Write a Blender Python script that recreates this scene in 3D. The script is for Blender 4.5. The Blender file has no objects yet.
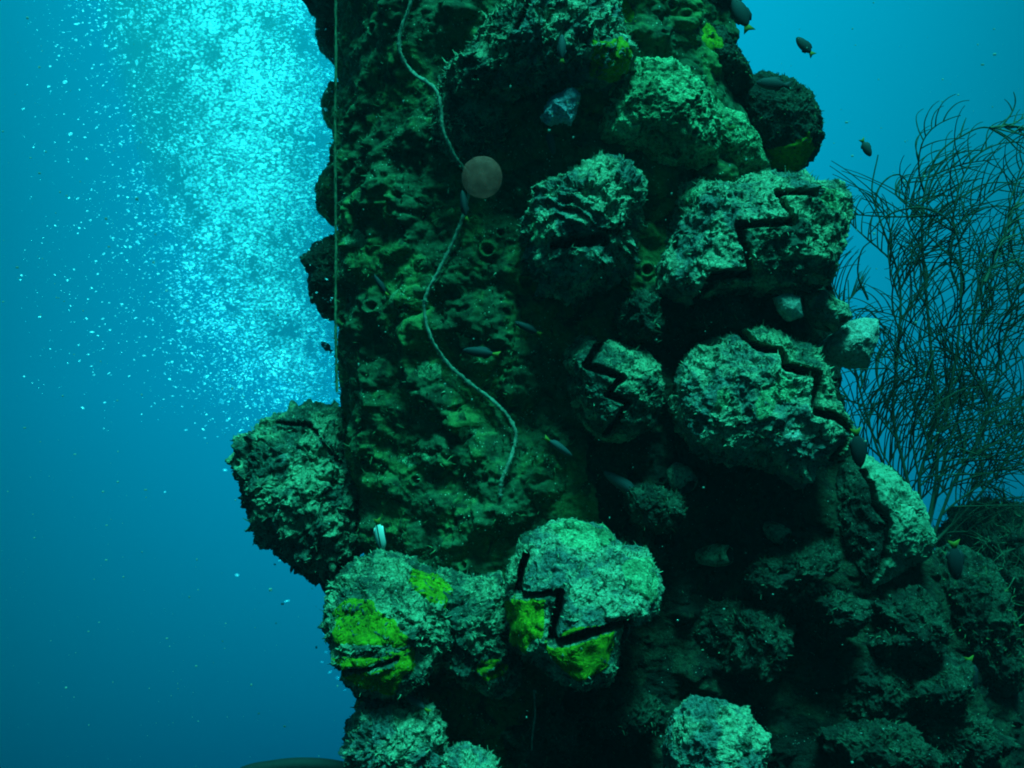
import bpy, math, random
import numpy as np
from mathutils import Vector

SC = bpy.context.scene
COL = SC.collection
R_ = math.radians
random.seed(7)
RNG = np.random.default_rng(11)

# ------------------------------------------------------------------ camera
CAM_F = 1098.0                      # focal length in pixels of the 1024 px frame
cam_d = bpy.data.cameras.new('camera')
cam_d.sensor_width = 36.0
cam_d.lens = 36.0 * CAM_F / 1024.0
cam_d.clip_start = 0.02
cam_d.clip_end = 200.0
cam = bpy.data.objects.new('camera', cam_d)
cam.location = (0, 0, 0)
cam.rotation_euler = (R_(90), 0, 0)
COL.objects.link(cam)
SC.camera = cam

# ------------------------------------------------------------------ render
SC.view_settings.view_transform = 'Standard'
SC.view_settings.look = 'None'
SC.view_settings.exposure = 0.25
SC.view_settings.gamma = 1.0
SC.render.engine = 'CYCLES'
SC.cycles.use_denoising = True
SC.cycles.max_bounces = 5
SC.cycles.diffuse_bounces = 2
SC.cycles.transparent_max_bounces = 40
SC.cycles.volume_bounces = 0
SC.cycles.filter_width = 1.9

# ------------------------------------------------------------------ light
SUN_EL, SUN_AZ = R_(70), R_(164)    # azimuth clockwise from +Y: behind the camera, to the right
sd = Vector((math.sin(SUN_AZ) * math.cos(SUN_EL), math.cos(SUN_AZ) * math.cos(SUN_EL), math.sin(SUN_EL)))
sun_d = bpy.data.lights.new('sun', 'SUN')
sun_d.energy = 5.0
sun_d.angle = R_(16)                 # the rippled surface spreads the sun
sun_d.color = (0.038, 1.0, 0.76)
sun = bpy.data.objects.new('sun', sun_d)
sun.rotation_euler = sd.to_track_quat('Z', 'Y').to_euler()
sun.location = sd * 20
COL.objects.link(sun)

world = bpy.data.worlds.new('World')
SC.world = world
world.use_nodes = True
wn, wl = world.node_tree.nodes, world.node_tree.links
wn.clear()


def wmath(op, a, b=None, c=None, clamp=False):
    n = wn.new('ShaderNodeMath'); n.operation = op; n.use_clamp = clamp
    for i, v in enumerate((a, b, c)):
        if v is None:
            continue
        if isinstance(v, (int, float)):
            n.inputs[i].default_value = v
        else:
            wl.new(v, n.inputs[i])
    return n.outputs[0]


tc = wn.new('ShaderNodeTexCoord')
sep = wn.new('ShaderNodeSeparateXYZ')
wl.new(tc.outputs['Generated'], sep.inputs[0])
wx, wy, wz = sep.outputs
ramp = wn.new('ShaderNodeValToRGB')          # open water by elevation
e = ramp.color_ramp.elements
e[0].position = 0.0; e[0].color = (0.0, 0.010, 0.022, 1)
e[1].position = 1.0; e[1].color = (0.0, 0.55, 0.70, 1)
for p, c in ((0.32, (0.0, 0.050, 0.115, 1)), (0.40, (0.0, 0.154, 0.266, 1)), (0.50, (0.0, 0.268, 0.458, 1)),
             (0.58, (0.0, 0.310, 0.500, 1)), (0.66, (0.0, 0.365, 0.570, 1))):
    k = e.new(p); k.color = c
wl.new(wmath('MULTIPLY_ADD', wz, 0.5, 0.5), ramp.inputs[0])
# brighter water away from the camera on the sunlit side, darker to both sides and behind
dx = wmath('ADD', wx, 0.02)
lobe = wmath('MULTIPLY_ADD', wmath('MULTIPLY', dx, dx), -2.9, 1.06)
lobe = wmath('MAXIMUM', lobe, 0.22)
back = wmath('MULTIPLY_ADD', wy, 1.0, 0.42, clamp=True)
back = wmath('MAXIMUM', back, 0.13)
amt = wmath('MULTIPLY', lobe, back)
bg1 = wn.new('ShaderNodeBackground')
wl.new(ramp.outputs[0], bg1.inputs[0]); wl.new(amt, bg1.inputs[1])
sky = wn.new('ShaderNodeTexSky')
sky.sky_type = 'NISHITA'; sky.sun_disc = False
sky.sun_elevation = SUN_EL; sky.sun_rotation = SUN_AZ
tint = wn.new('ShaderNodeMix'); tint.data_type = 'RGBA'; tint.blend_type = 'MULTIPLY'
tint.inputs[0].default_value = 1.0
wl.new(sky.outputs[0], tint.inputs[6]); tint.inputs[7].default_value = (0.005, 1.0, 0.55, 1)
bg2 = wn.new('ShaderNodeBackground')          # the daylight that comes down through the surface overhead
wl.new(tint.outputs[2], bg2.inputs[0])
win = wmath('MULTIPLY', wmath('MULTIPLY_ADD', wz, 4.0, -2.6, clamp=True), 0.10)
wl.new(win, bg2.inputs[1])
add = wn.new('ShaderNodeAddShader')
wl.new(bg1.outputs[0], add.inputs[0]); wl.new(bg2.outputs[0], add.inputs[1])
wo = wn.new('ShaderNodeOutputWorld')
wl.new(add.outputs[0], wo.inputs[0])


# ------------------------------------------------------------------ numpy noise
_perm = np.random.default_rng(5).permutation(256)
_perm = np.concatenate([_perm, _perm, _perm])
_grad = np.random.default_rng(6).normal(size=(256, 3))
_grad /= np.linalg.norm(_grad, axis=1)[:, None]


def pn(P):
    Pi = np.floor(P).astype(np.int64)
    f = P - Pi
    Pi &= 255
    u = f * f * f * (f * (f * 6 - 15) + 10)
    out = 0
    for dx_ in (0, 1):
        hx = _perm[Pi[:, 0] + dx_]
        wx_ = u[:, 0] if dx_ else 1 - u[:, 0]
        for dy_ in (0, 1):
            hy = _perm[hx + Pi[:, 1] + dy_]
            wy_ = u[:, 1] if dy_ else 1 - u[:, 1]
            for dz_ in (0, 1):
                h = _perm[hy + Pi[:, 2] + dz_] & 255
                g = _grad[h]
                d = g[:, 0] * (f[:, 0] - dx_) + g[:, 1] * (f[:, 1] - dy_) + g[:, 2] * (f[:, 2] - dz_)
                out = out + wx_ * wy_ * (u[:, 2] if dz_ else 1 - u[:, 2]) * d
    return out * 1.6


def fbm(P, o=4, g=0.5):
    a, s, t = 1.0, 0.0, 0.0
    for k in range(o):
        s = s + a * pn(P * 2.03 ** k + 17.3 * k); t += a; a *= g
    return s / t


def ridge(P, o=3, g=0.5):
    a, s, t = 1.0, 0.0, 0.0
    for k in range(o):
        s = s + a * (1 - 2 * np.abs(pn(P * 2.1 ** k + 31.7 * k))); t += a; a *= g
    return s / t


def worley(P, seed=0):
    Pi = np.floor(P).astype(np.int64)
    f = P - Pi
    best = np.full(len(P), 9.0)
    for i in (-1, 0, 1):
        for j in (-1, 0, 1):
            for k in (-1, 0, 1):
                h = _perm[_perm[_perm[(Pi[:, 0] + i + seed) & 255] + ((Pi[:, 1] + j) & 255)] + ((Pi[:, 2] + k) & 255)] & 255
                q = _grad[h] * 0.5 + 0.5
                d = ((f[:, 0] - i - q[:, 0]) ** 2 + (f[:, 1] - j - q[:, 1]) ** 2 + (f[:, 2] - k - q[:, 2]) ** 2)
                best = np.minimum(best, d)
    return np.sqrt(best)


def sstep(a, b, x):
    t = np.clip((x - a) / (b - a), 0, 1)
    return t * t * (3 - 2 * t)


# ------------------------------------------------------------------ mesh helpers
def W(px, py, Y):
    """world point seen at a pixel, at distance Y in front of the camera"""
    s = Y / CAM_F
    return Vector(((px - 512) * s, Y, (384 - py) * s))


def link(o, parent=None):
    COL.objects.link(o)
    if parent is not None:
        o.parent = parent
    return o


def np_mesh(name, V, F, mat, parent=None, origin=None, smooth=True):
    V = np.asarray(V, dtype=np.float32)
    if origin is not None:
        V = V - np.asarray(origin, dtype=np.float32)
    F = np.asarray(F, dtype=np.int32)
    m = bpy.data.meshes.new(name)
    n, k = F.shape
    m.vertices.add(len(V)); m.vertices.foreach_set('co', V.ravel())
    m.loops.add(n * k); m.loops.foreach_set('vertex_index', F.ravel())
    m.polygons.add(n)
    m.polygons.foreach_set('loop_start', np.arange(0, n * k, k, dtype=np.int32))
    m.polygons.foreach_set('use_smooth', np.full(n, smooth))
    m.update(calc_edges=True)
    m.validate()
    m.materials.append(mat)
    o = bpy.data.objects.new(name, m)
    return link(o, parent)


def submesh(V, F):
    ids, inv = np.unique(F.ravel(), return_inverse=True)
    return V[ids], inv.reshape(F.shape), ids


def normals(V, F):
    a = V[F[:, 2]] - V[F[:, 0]]; b = V[F[:, 3 if F.shape[1] == 4 else 1]] - V[F[:, 1 if F.shape[1] == 4 else 0]]
    fn = np.cross(a, b)
    if F.shape[1] == 3:
        fn = np.cross(V[F[:, 1]] - V[F[:, 0]], V[F[:, 2]] - V[F[:, 0]])
    N = np.zeros_like(V)
    for i in range(F.shape[1]):
        np.add.at(N, F[:, i], fn)
    N /= np.linalg.norm(N, axis=1)[:, None] + 1e-12
    return N


def thing(name, label, cat, loc=(0, 0, 0), group=None):
    o = bpy.data.objects.new(name, None)
    o.empty_display_size = 0.05
    o.location = loc
    o['label'] = label; o['category'] = cat
    if group:
        o['group'] = group
    return link(o)


def tag(o, label, cat, group=None):
    o['label'] = label; o['category'] = cat
    if group:
        o['group'] = group
    return o


_cs = {}


def cube_sphere(n):
    if n in _cs:
        return _cs[n]
    t = np.tan(np.linspace(-math.pi / 4, math.pi / 4, n + 1))
    A, B = np.meshgrid(t, t, indexing='ij')
    A, B = A.ravel(), B.ravel(); O = np.ones_like(A)
    vs, fs = [], []
    i, j = np.meshgrid(np.arange(n), np.arange(n), indexing='ij')
    i, j = i.ravel(), j.ravel(); m = n + 1
    q = np.stack([i * m + j, (i + 1) * m + j, (i + 1) * m + j + 1, i * m + j + 1], 1)
    for k, P in enumerate(((A, B, O), (B, A, -O), (O, A, B), (-O, B, A), (B, O, A), (A, -O, B))):
        vs.append(np.stack(P, 1)); fs.append(q + k * m * m)
    V = np.concatenate(vs); F = np.concatenate(fs)
    V = V / np.linalg.norm(V, axis=1)[:, None]
    _, first, inv = np.unique(np.round(V, 6), axis=0, return_index=True, return_inverse=True)
    V = V[first]; F = inv.ravel()[F]
    _cs[n] = (V, F)
    return _cs[n]


def tube(pts, rads, sides=6, bump=0.0, seed=0):
    pts = np.asarray(pts, float); n = len(pts)
    rads = np.broadcast_to(np.asarray(rads, float), (n,)).copy()
    T = np.gradient(pts, axis=0); T /= np.linalg.norm(T, axis=1)[:, None] + 1e-12
    ref = np.array([0.13, 1.0, 0.21]); ref /= np.linalg.norm(ref)
    U = np.cross(T, ref); U /= np.linalg.norm(U, axis=1)[:, None] + 1e-9
    Vv = np.cross(T, U)
    a = np.arange(sides) * 2 * math.pi / sides
    ring = U[:, None, :] * np.cos(a)[None, :, None] + Vv[:, None, :] * np.sin(a)[None, :, None]
    rr = rads[:, None] * np.ones((1, sides))
    if bump:
        rr = rr * (1 + bump * np.random.default_rng(seed).normal(size=rr.shape))
    V = (pts[:, None, :] + ring * rr[:, :, None]).reshape(-1, 3)
    i, j = np.meshgrid(np.arange(n - 1), np.arange(sides), indexing='ij')
    i, j = i.ravel(), j.ravel(); jn = (j + 1) % sides
    F = np.stack([i * sides + j, i * sides + jn, (i + 1) * sides + jn, (i + 1) * sides + j], 1)
    return V, F


def smooth_path(P, n):
    P = np.asarray(P, float)
    Q = np.vstack([2 * P[0] - P[1], P, 2 * P[-1] - P[-2]])
    out = []
    m = len(P) - 1
    for t in np.linspace(0, m - 1e-6, n):
        k = int(t); u = t - k
        a, b, c, d = Q[k], Q[k + 1], Q[k + 2], Q[k + 3]
        out.append(0.5 * ((2 * b) + (-a + c) * u + (2 * a - 5 * b + 4 * c - d) * u * u + (-a + 3 * b - 3 * c + d) * u ** 3))
    return np.array(out)


class Acc:
    def __init__(self): self.v, self.f, self.n = [], [], 0

    def add(self, V, F):
        self.v.append(V); self.f.append(F + self.n); self.n += len(V)

    def build(self, name, mat, parent=None, origin=None, smooth=True):
        return np_mesh(name, np.concatenate(self.v), np.concatenate(self.f), mat, parent, origin, smooth)


# ------------------------------------------------------------------ materials
def nodemat(name):
    m = bpy.data.materials.new(name); m.use_nodes = True
    nt = m.node_tree; nt.nodes.clear()
    out = nt.nodes.new('ShaderNodeOutputMaterial')
    b = nt.nodes.new('ShaderNodeBsdfPrincipled')
    nt.links.new(b.outputs[0], out.inputs[0])
    return m, nt, b, out


def crust(name, cols, scales=(28, 95, 330), thr=(0.5, 0.52, 0.60), speck=(0.5, 0.5, 0.45), speck_amt=0.10,
          bump=1.0, rough=0.85, bdist=0.006, con=(0.28, 1.75)):
    """grown-over surface: patches of three colours, fine grit and pale specks"""
    m, nt, b, out = nodemat(name)
    N, L = nt.nodes, nt.links
    tcn = N.new('ShaderNodeTexCoord')
    co = tcn.outputs['Object']

    def noise(sc, det=5, ro=0.6, dist=0.0):
        n = N.new('ShaderNodeTexNoise'); n.inputs['Scale'].default_value = sc
        n.inputs['Detail'].default_value = det; n.inputs['Roughness'].default_value = ro
        n.inputs['Distortion'].default_value = dist
        L.new(co, n.inputs['Vector']); return n.outputs[0]

    def thresh(v, lo, hi):
        r = N.new('ShaderNodeMapRange'); r.interpolation_type = 'SMOOTHSTEP'
        r.inputs[1].default_value = lo; r.inputs[2].default_value = hi
        L.new(v, r.inputs[0]); return r.outputs[0]

    def mix(f, a, bb):
        x = N.new('ShaderNodeMix'); x.data_type = 'RGBA'
        L.new(f, x.inputs[0])
        for i, c in ((6, a), (7, bb)):
            if isinstance(c, tuple):
                x.inputs[i].default_value = (*c, 1)
            else:
                L.new(c, x.inputs[i])
        return x.outputs[2]
    c = mix(thresh(noise(scales[0], 6, 0.62, 0.4), thr[0] - 0.07, thr[0] + 0.07), cols[0], cols[1])
    c = mix(thresh(noise(scales[1], 6, 0.65, 0.8), thr[1] - 0.02, thr[1] + 0.12), c, cols[2])
    n3 = noise(scales[2], 5, 0.7)
    dk = N.new('ShaderNodeMix'); dk.data_type = 'RGBA'; dk.blend_type = 'MULTIPLY'; dk.inputs[0].default_value = 1
    L.new(c, dk.inputs[6])
    mr = N.new('ShaderNodeMapRange'); mr.inputs[1].default_value = 0.3; mr.inputs[2].default_value = 0.7
    mr.inputs[3].default_value = con[0]; mr.inputs[4].default_value = con[1]
    L.new(n3, mr.inputs[0]); L.new(mr.outputs[0], dk.inputs[7])
    vo = N.new('ShaderNodeTexVoronoi'); vo.inputs['Scale'].default_value = 260
    L.new(co, vo.inputs['Vector'])
    sp = N.new('ShaderNodeMapRange'); sp.inputs[1].default_value = speck_amt * 1.6; sp.inputs[2].default_value = speck_amt
    L.new(vo.outputs['Distance'], sp.inputs[0])
    gate = N.new('ShaderNodeMath'); gate.operation = 'MULTIPLY'
    L.new(sp.outputs[0], gate.inputs[0]); L.new(thresh(noise(60, 3), 0.5, 0.62), gate.inputs[1])
    c2 = mix(gate.outputs[0], dk.outputs[2], speck)
    L.new(c2, b.inputs['Base Color'])
    b.inputs['Roughness'].default_value = rough
    b.inputs['Specular IOR Level'].default_value = 0.25
    ad = N.new('ShaderNodeMath'); ad.operation = 'MULTIPLY_ADD'
    L.new(noise(520, 4, 0.7), ad.inputs[0]); ad.inputs[1].default_value = 0.6
    L.new(noise(150, 5, 0.65), ad.inputs[2])
    bp = N.new('ShaderNodeBump'); bp.inputs['Strength'].default_value = bump; bp.inputs['Distance'].default_value = bdist
    L.new(ad.outputs[0], bp.inputs['Height']); L.new(bp.outputs[0], b.inputs['Normal'])
    return m


def plain(name, col, rough=0.7, alpha=None, var=0.35, scale=200):
    m, nt, b, out = nodemat(name)
    N, L = nt.nodes, nt.links
    t = N.new('ShaderNodeTexCoord'); n = N.new('ShaderNodeTexNoise')
    n.inputs['Scale'].default_value = scale; L.new(t.outputs['Object'], n.inputs['Vector'])
    r = N.new('ShaderNodeValToRGB')
    r.color_ramp.elements[0].position = 0.3; r.color_ramp.elements[1].position = 0.7
    r.color_ramp.elements[0].color = (*[c * (1 - var) for c in col], 1)
    r.color_ramp.elements[1].color = (*[min(1, c * (1 + var)) for c in col], 1)
    L.new(n.outputs[0], r.inputs[0]); L.new(r.outputs[0], b.inputs['Base Color'])
    b.inputs['Roughness'].default_value = rough
    if alpha is not None:
        b.inputs['Alpha'].default_value = alpha
    return m


M = {}
M['pale'] = crust('pale_shell_crust', ((0.13, 0.19, 0.18), (0.40, 0.50, 0.33), (0.022, 0.045, 0.026)), speck=(0.65, 0.65, 0.6))
M['white'] = crust('chalky_shell_crust', ((0.40, 0.42, 0.36), (0.50, 0.50, 0.45), (0.20, 0.26, 0.18)), thr=(0.5, 0.57, 0.6), speck=(0.7, 0.7, 0.65))
M['shell'] = crust('smooth_pale_shell', ((0.13, 0.22, 0.15), (0.25, 0.36, 0.25), (0.05, 0.10, 0.05)), thr=(0.5, 0.55, 0.6), speck=(0.6, 0.65, 0.55), bump=0.6, con=(0.55, 1.4))
M['mid'] = crust('mottled_shell_crust', ((0.06, 0.105, 0.085), (0.33, 0.44, 0.27), (0.014, 0.030, 0.018)), speck=(0.55, 0.55, 0.5))
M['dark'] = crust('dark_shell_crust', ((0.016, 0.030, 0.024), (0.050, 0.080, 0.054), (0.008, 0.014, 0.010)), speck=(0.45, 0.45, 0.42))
M['column'] = crust('green_encrusting_growth', ((0.038, 0.090, 0.044), (0.080, 0.170, 0.052), (0.014, 0.034, 0.018)),
                    scales=(13, 48, 230), thr=(0.53, 0.52, 0.6), speck=(0.55, 0.58, 0.42), speck_amt=0.14, bump=0.55, bdist=0.004, con=(0.5, 1.5))
M['foot'] = crust('shaded_blackish_growth', ((0.008, 0.014, 0.011), (0.030, 0.046, 0.026), (0.004, 0.006, 0.006)),
                  scales=(22, 80, 300), speck=(0.35, 0.36, 0.32), speck_amt=0.10)  # dark growth, with the shade under the oysters put into its colour too
M['limey'] = crust('lime_crust', ((0.18, 0.34, 0.17), (0.30, 0.56, 0.30), (0.04, 0.10, 0.045)), thr=(0.5, 0.51, 0.6), speck=(0.6, 0.62, 0.5))
M['yellow'] = crust('yellow_sponge', ((0.12, 0.20, 0.004), (0.18, 0.29, 0.006), (0.05, 0.09, 0.008)), thr=(0.5, 0.58, 0.6),
                    speck=(0.4, 0.5, 0.3), speck_amt=0.07, bump=0.6, bdist=0.004, con=(0.45, 1.5))
M['blue'] = crust('blue_sponge', ((0.30, 0.32, 0.42), (0.50, 0.50, 0.62), (0.12, 0.14, 0.20)), thr=(0.45, 0.6, 0.6))
M['mantle'] = plain('dark_mantle', (0.006, 0.006, 0.007), 0.5)
M['turf_pale'] = plain('pale_algae_turf', (0.22, 0.28, 0.17), 0.9, var=0.6, scale=90)
M['turf_green'] = plain('green_algae_turf', (0.06, 0.10, 0.035), 0.9, var=0.7, scale=90)
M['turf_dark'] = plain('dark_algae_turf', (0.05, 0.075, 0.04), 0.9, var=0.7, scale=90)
M['rope'] = plain('encrusted_rope', (0.20, 0.22, 0.17), 0.9, var=0.5, scale=260)
M['line'] = plain('weedy_line', (0.12, 0.16, 0.09), 0.9, var=0.5)
M['whip'] = plain('sea_whip_skin', (0.018, 0.034, 0.018), 0.9, var=0.4, scale=60)
M['whip_pale'] = plain('pale_sea_whip_skin', (0.07, 0.10, 0.07), 0.85, var=0.5, scale=60)
M['fish_dark'] = plain('dark_fish_skin', (0.010, 0.013, 0.020), 0.75, var=0.4)
M['fish_grey'] = plain('grey_fish_skin', (0.035, 0.045, 0.055), 0.75, var=0.5)
M['fish_white'] = plain('white_fish_skin', (0.80, 0.80, 0.80), 0.4, var=0.1)
M['fish_yellow'] = plain('yellow_fin', (0.22, 0.17, 0.010), 0.8, var=0.4)
M['eye'] = plain('fish_eye', (0.01, 0.01, 0.01), 0.15)
M['backscatter'] = plain('flash_pink_particle', (0.97, 0.085, 0.07), 0.8, alpha=0.45, var=0.45, scale=130)  # strong red stands in for the flash that lights the particle
M['hose'] = plain('black_rubber', (0.006, 0.006, 0.008), 0.8)
M['snow'] = plain('drifting_flakes', (0.45, 0.5, 0.45), 0.9, alpha=0.55)


def striped_fish():
    m, nt, b, out = nodemat('white_and_black_fish_skin')
    t = nt.nodes.new('ShaderNodeTexCoord'); sx = nt.nodes.new('ShaderNodeSeparateXYZ'); r = nt.nodes.new('ShaderNodeValToRGB')
    nt.links.new(t.outputs['Object'], sx.inputs[0])
    ad = nt.nodes.new('ShaderNodeMath'); ad.operation = 'ADD'; ad.inputs[1].default_value = 0.5
    nt.links.new(sx.outputs[2], ad.inputs[0]); nt.links.new(ad.outputs[0], r.inputs[0])
    r.color_ramp.interpolation = 'CONSTANT'
    el = r.color_ramp.elements
    el[0].position = 0.0; el[0].color = (0.75, 0.75, 0.75, 1)
    el[1].position = 0.42; el[1].color = (0.01, 0.01, 0.012, 1)
    k = el.new(0.47); k.color = (0.85, 0.85, 0.85, 1)
    k = el.new(0.68); k.color = (0.01, 0.01, 0.012, 1)
    nt.links.new(r.outputs[0], b.inputs['Base Color']); b.inputs['Roughness'].default_value = 0.4
    return m


M['fish_striped'] = striped_fish()


def bubble_mat():
    """thin skinned air: mostly lets the water behind show, scatters the light from above, glints"""
    m, nt, b, out = nodemat('air_bubble')
    N, L = nt.nodes, nt.links
    N.remove(b)
    t = N.new('ShaderNodeBsdfTransparent'); t.inputs[0].default_value = (0.88, 0.90, 0.90, 1)
    tr = N.new('ShaderNodeBsdfTranslucent'); tr.inputs[0].default_value = (0.10, 0.115, 0.13, 1)
    df = N.new('ShaderNodeBsdfDiffuse'); df.inputs[0].default_value = (0.23, 0.245, 0.265, 1)
    gl = N.new('ShaderNodeBsdfGlossy'); gl.inputs[0].default_value = (0.22, 0.22, 0.24, 1); gl.inputs[1].default_value = 0.25
    prev = t.outputs[0]
    for x in (tr, df, gl):
        a = N.new('ShaderNodeAddShader')
        L.new(prev, a.inputs[0]); L.new(x.outputs[0], a.inputs[1]); prev = a.outputs[0]
    L.new(prev, out.inputs[0])
    return m


M['bubble'] = bubble_mat()

# ------------------------------------------------------------------ the water round everything
hz, hnt, hb, hout = nodemat('sea_water')
hnt.nodes.remove(hb)
pv = hnt.nodes.new('ShaderNodeVolumePrincipled')
pv.inputs['Color'].default_value = (0.02, 0.62, 0.85, 1)
pv.inputs['Density'].default_value = 0.018
pv.inputs['Anisotropy'].default_value = 0.25
hnt.links.new(pv.outputs[0], hout.inputs['Volume'])
x0, x1, y0, y1, z0, z1 = -5.0, 5.0, -2.5, 6.0, -2.6, 1.75
hv = np.array([(x, y, z) for x in (x0, x1) for y in (y0, y1) for z in (z0, z1)], float)
hf = np.array([(0, 1, 3, 2), (4, 6, 7, 5), (0, 4, 5, 1), (2, 3, 7, 6), (0, 2, 6, 4), (1, 5, 7, 3)])
haze = np_mesh('haze', hv, hf, hz, smooth=False)
haze['kind'] = 'stuff'

# ------------------------------------------------------------------ piling overgrown from top to bottom
YAX = 1.27
PY = np.array([-900, -60, 0, 60, 120, 200, 300, 380, 430, 500, 580, 640, 700, 768, 850, 1900.])
PL = np.array([352, 347, 346, 347, 347, 346, 346, 349, 358, 366, 374, 376, 370, 360, 358, 358.])
PR = np.array([700, 700, 705, 712, 722, 765, 812, 818, 824, 880, 945, 985, 1008, 1012, 1010, 1000.])
PFD = np.array([.22, .22, .22, .22, .22, .22, .22, .22, .22, .225, .23, .24, .25, .25, .25, .25])
PC = 555.0


def turf_blades(V, N, ids, n, lo, hi, rng, up=0.35, wid=0.22):
    """thin curled filaments standing on a surface"""
    k = rng.choice(ids, n)
    p, nn = V[k], N[k]
    d = nn + rng.normal(size=(n, 3)) * 0.55 + np.array([0, 0, up])
    d /= np.linalg.norm(d, axis=1)[:, None]
    ln = (lo + (hi - lo) * rng.random(n) ** 2)[:, None]
    s = np.cross(d, rng.normal(size=(n, 3))); s /= np.linalg.norm(s, axis=1)[:, None] + 1e-9
    w = np.minimum(ln * wid, 0.0009)
    b2 = d + rng.normal(size=(n, 3)) * 0.45
    p0 = p - nn * 0.001
    m1 = p0 + d * ln * 0.55
    t = m1 + b2 * ln * 0.5
    Vt = np.stack([p0 - s * w, p0 + s * w, m1 + s * w * 0.7, m1 - s * w * 0.7, t + s * w * 0.25, t - s * w * 0.25], 1).reshape(-1, 3)
    i = np.arange(n)[:, None] * 6
    F = np.concatenate([i + np.array([[0, 1, 2, 3]]), i + np.array([[3, 2, 4, 5]])])
    return Vt, F


def pip(poly, X, Y):
    poly = np.asarray(poly, float); n = len(poly)
    inside = np.zeros(len(X), bool)
    for i in range(n):
        x1_, y1_ = poly[i]; x2_, y2_ = poly[(i + 1) % n]
        if y1_ == y2_:
            continue
        c = ((y1_ > Y) != (y2_ > Y)) & (X < (x2_ - x1_) * (Y - y1_) / (y2_ - y1_) + x1_)
        inside ^= c
    return inside


def pldist(pts, X, Y, closed=False):
    pts = [tuple(map(float, p)) for p in pts]
    if closed:
        pts = pts + [pts[0]]
    best = np.full(len(X), 1e9)
    for (ax, ay), (bx, by) in zip(pts[:-1], pts[1:]):
        vx, vy = bx - ax, by - ay
        t = np.clip(((X - ax) * vx + (Y - ay) * vy) / (vx * vx + vy * vy + 1e-9), 0, 1)
        best = np.minimum(best, (X - ax - t * vx) ** 2 + (Y - ay - t * vy) ** 2)
    return np.sqrt(best)


def project(V):
    return 512 + V[:, 0] / V[:, 1] * CAM_F, 384 - V[:, 2] / V[:, 1] * CAM_F


def patch(name, V, F, N, front, polys, mat, parent, origin, seed, thick=0.0034, rag=9.0):
    """a sheet of sponge lying on a surface, thinning into it along its ragged edge"""
    X, Y = project(V)
    q = V * 45 + seed * 3.1
    X = X + rag * fbm(q, 3); Y = Y + rag * fbm(q + 50, 3)
    made = []
    for poly in polys:
        ins = pip(poly, X, Y) & front
        if ins.sum() < 30:
            continue
        d = pldist(poly, X, Y, True)
        ff = F[ins[F].all(axis=1)]
        if len(ff) < 20:
            continue
        h = thick * sstep(0, 8, d) * (0.75 + 0.5 * fbm(V * 70 + seed, 2)) - 0.0010
        V2, F2, ids = submesh(V, ff)
        ed = np.concatenate([F2[:, [0, 1]], F2[:, [1, 2]], F2[:, [2, 3]], F2[:, [3, 0]]])
        cnt = np.bincount(ed.ravel(), minlength=len(V2)).astype(float)[:, None]
        inner = sstep(3, 8, d[ids])[:, None]
        for _ in range(30):
            sm_ = np.zeros_like(V2)
            np.add.at(sm_, ed[:, 0], V2[ed[:, 1]]); np.add.at(sm_, ed[:, 1], V2[ed[:, 0]])
            V2 = V2 + (sm_ / cnt - V2) * 0.6 * inner
        V2 = V2 + N[ids] * h[ids][:, None]
        lb = np.arange(len(V2))
        while True:                          # one mesh for every separate piece
            nb = lb.copy()
            np.minimum.at(nb, ed[:, 0], lb[ed[:, 1]]); np.minimum.at(nb, ed[:, 1], lb[ed[:, 0]])
            nb = nb[nb]
            if (nb == lb).all():
                break
            lb = nb
        for l in np.unique(lb):
            sel = (lb == l)[F2].all(1)
            if sel.sum() > 60:
                v3, f3, _ = submesh(V2, F2[sel])
                made.append(np_mesh(name, v3, f3, mat, parent, origin))
    return made


# body of the piling
nth, nzv = 640, 900
th = np.concatenate([np.linspace(-0.12, math.pi + 0.12, nth), np.linspace(math.pi + 0.12, 2 * math.pi - 0.12, 90)[1:-1]])
pyv = np.concatenate([np.linspace(-800, -50, 90)[:-1], np.linspace(-50, 820, nzv), np.linspace(820, 1900, 110)[1:]])
TH, PYG = np.meshgrid(th, pyv, indexing='ij')
TH, PYG = TH.ravel(), PYG.ravel()
Lh = PC - np.interp(PYG, PY, PL); Rh = np.interp(PYG, PY, PR) - PC
ct, st = np.cos(TH), np.sin(TH)
sq = (np.abs(ct) ** 2.9 + np.abs(st) ** 2.9) ** (-1 / 2.9)      # a rounded square in plan
ct, st = ct * sq, st * sq
half = np.where(ct > 0, Rh, Lh)
s0 = YAX / CAM_F
cx_ = (PC - 512) * s0
PV = np.stack([cx_ + ct * half * s0, YAX - st * np.interp(PYG, PY, PFD), (384 - PYG) * s0], 1)
nd = np.stack([ct / (half * s0), -st / 0.22, np.zeros_like(ct)], 1); nd /= np.linalg.norm(nd, axis=1)[:, None]
disp = 0.015 * fbm(PV * 8, 3) + 0.010 * fbm(PV * 17 + 30, 2) + 0.004 * ridge(PV * 18 + 5, 2) + 0.0045 * fbm(PV * 55, 3, 0.55)
wv = worley(PV * 26 + 0.7 * np.stack([fbm(PV * 30, 2), fbm(PV * 30 + 9, 2), fbm(PV * 30 + 20, 2)], 1))
disp += 0.014 * np.clip(0.60 - wv, 0, 1) * sstep(-0.1, 0.35, fbm(PV * 7 + 3, 2))
disp += 0.0075 * np.clip(0.62 - worley(PV * 75, 4), 0, 1) * sstep(-0.2, 0.3, fbm(PV * 16 + 8, 2)) + 0.0018 * fbm(PV * 200, 3, 0.6)
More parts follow.
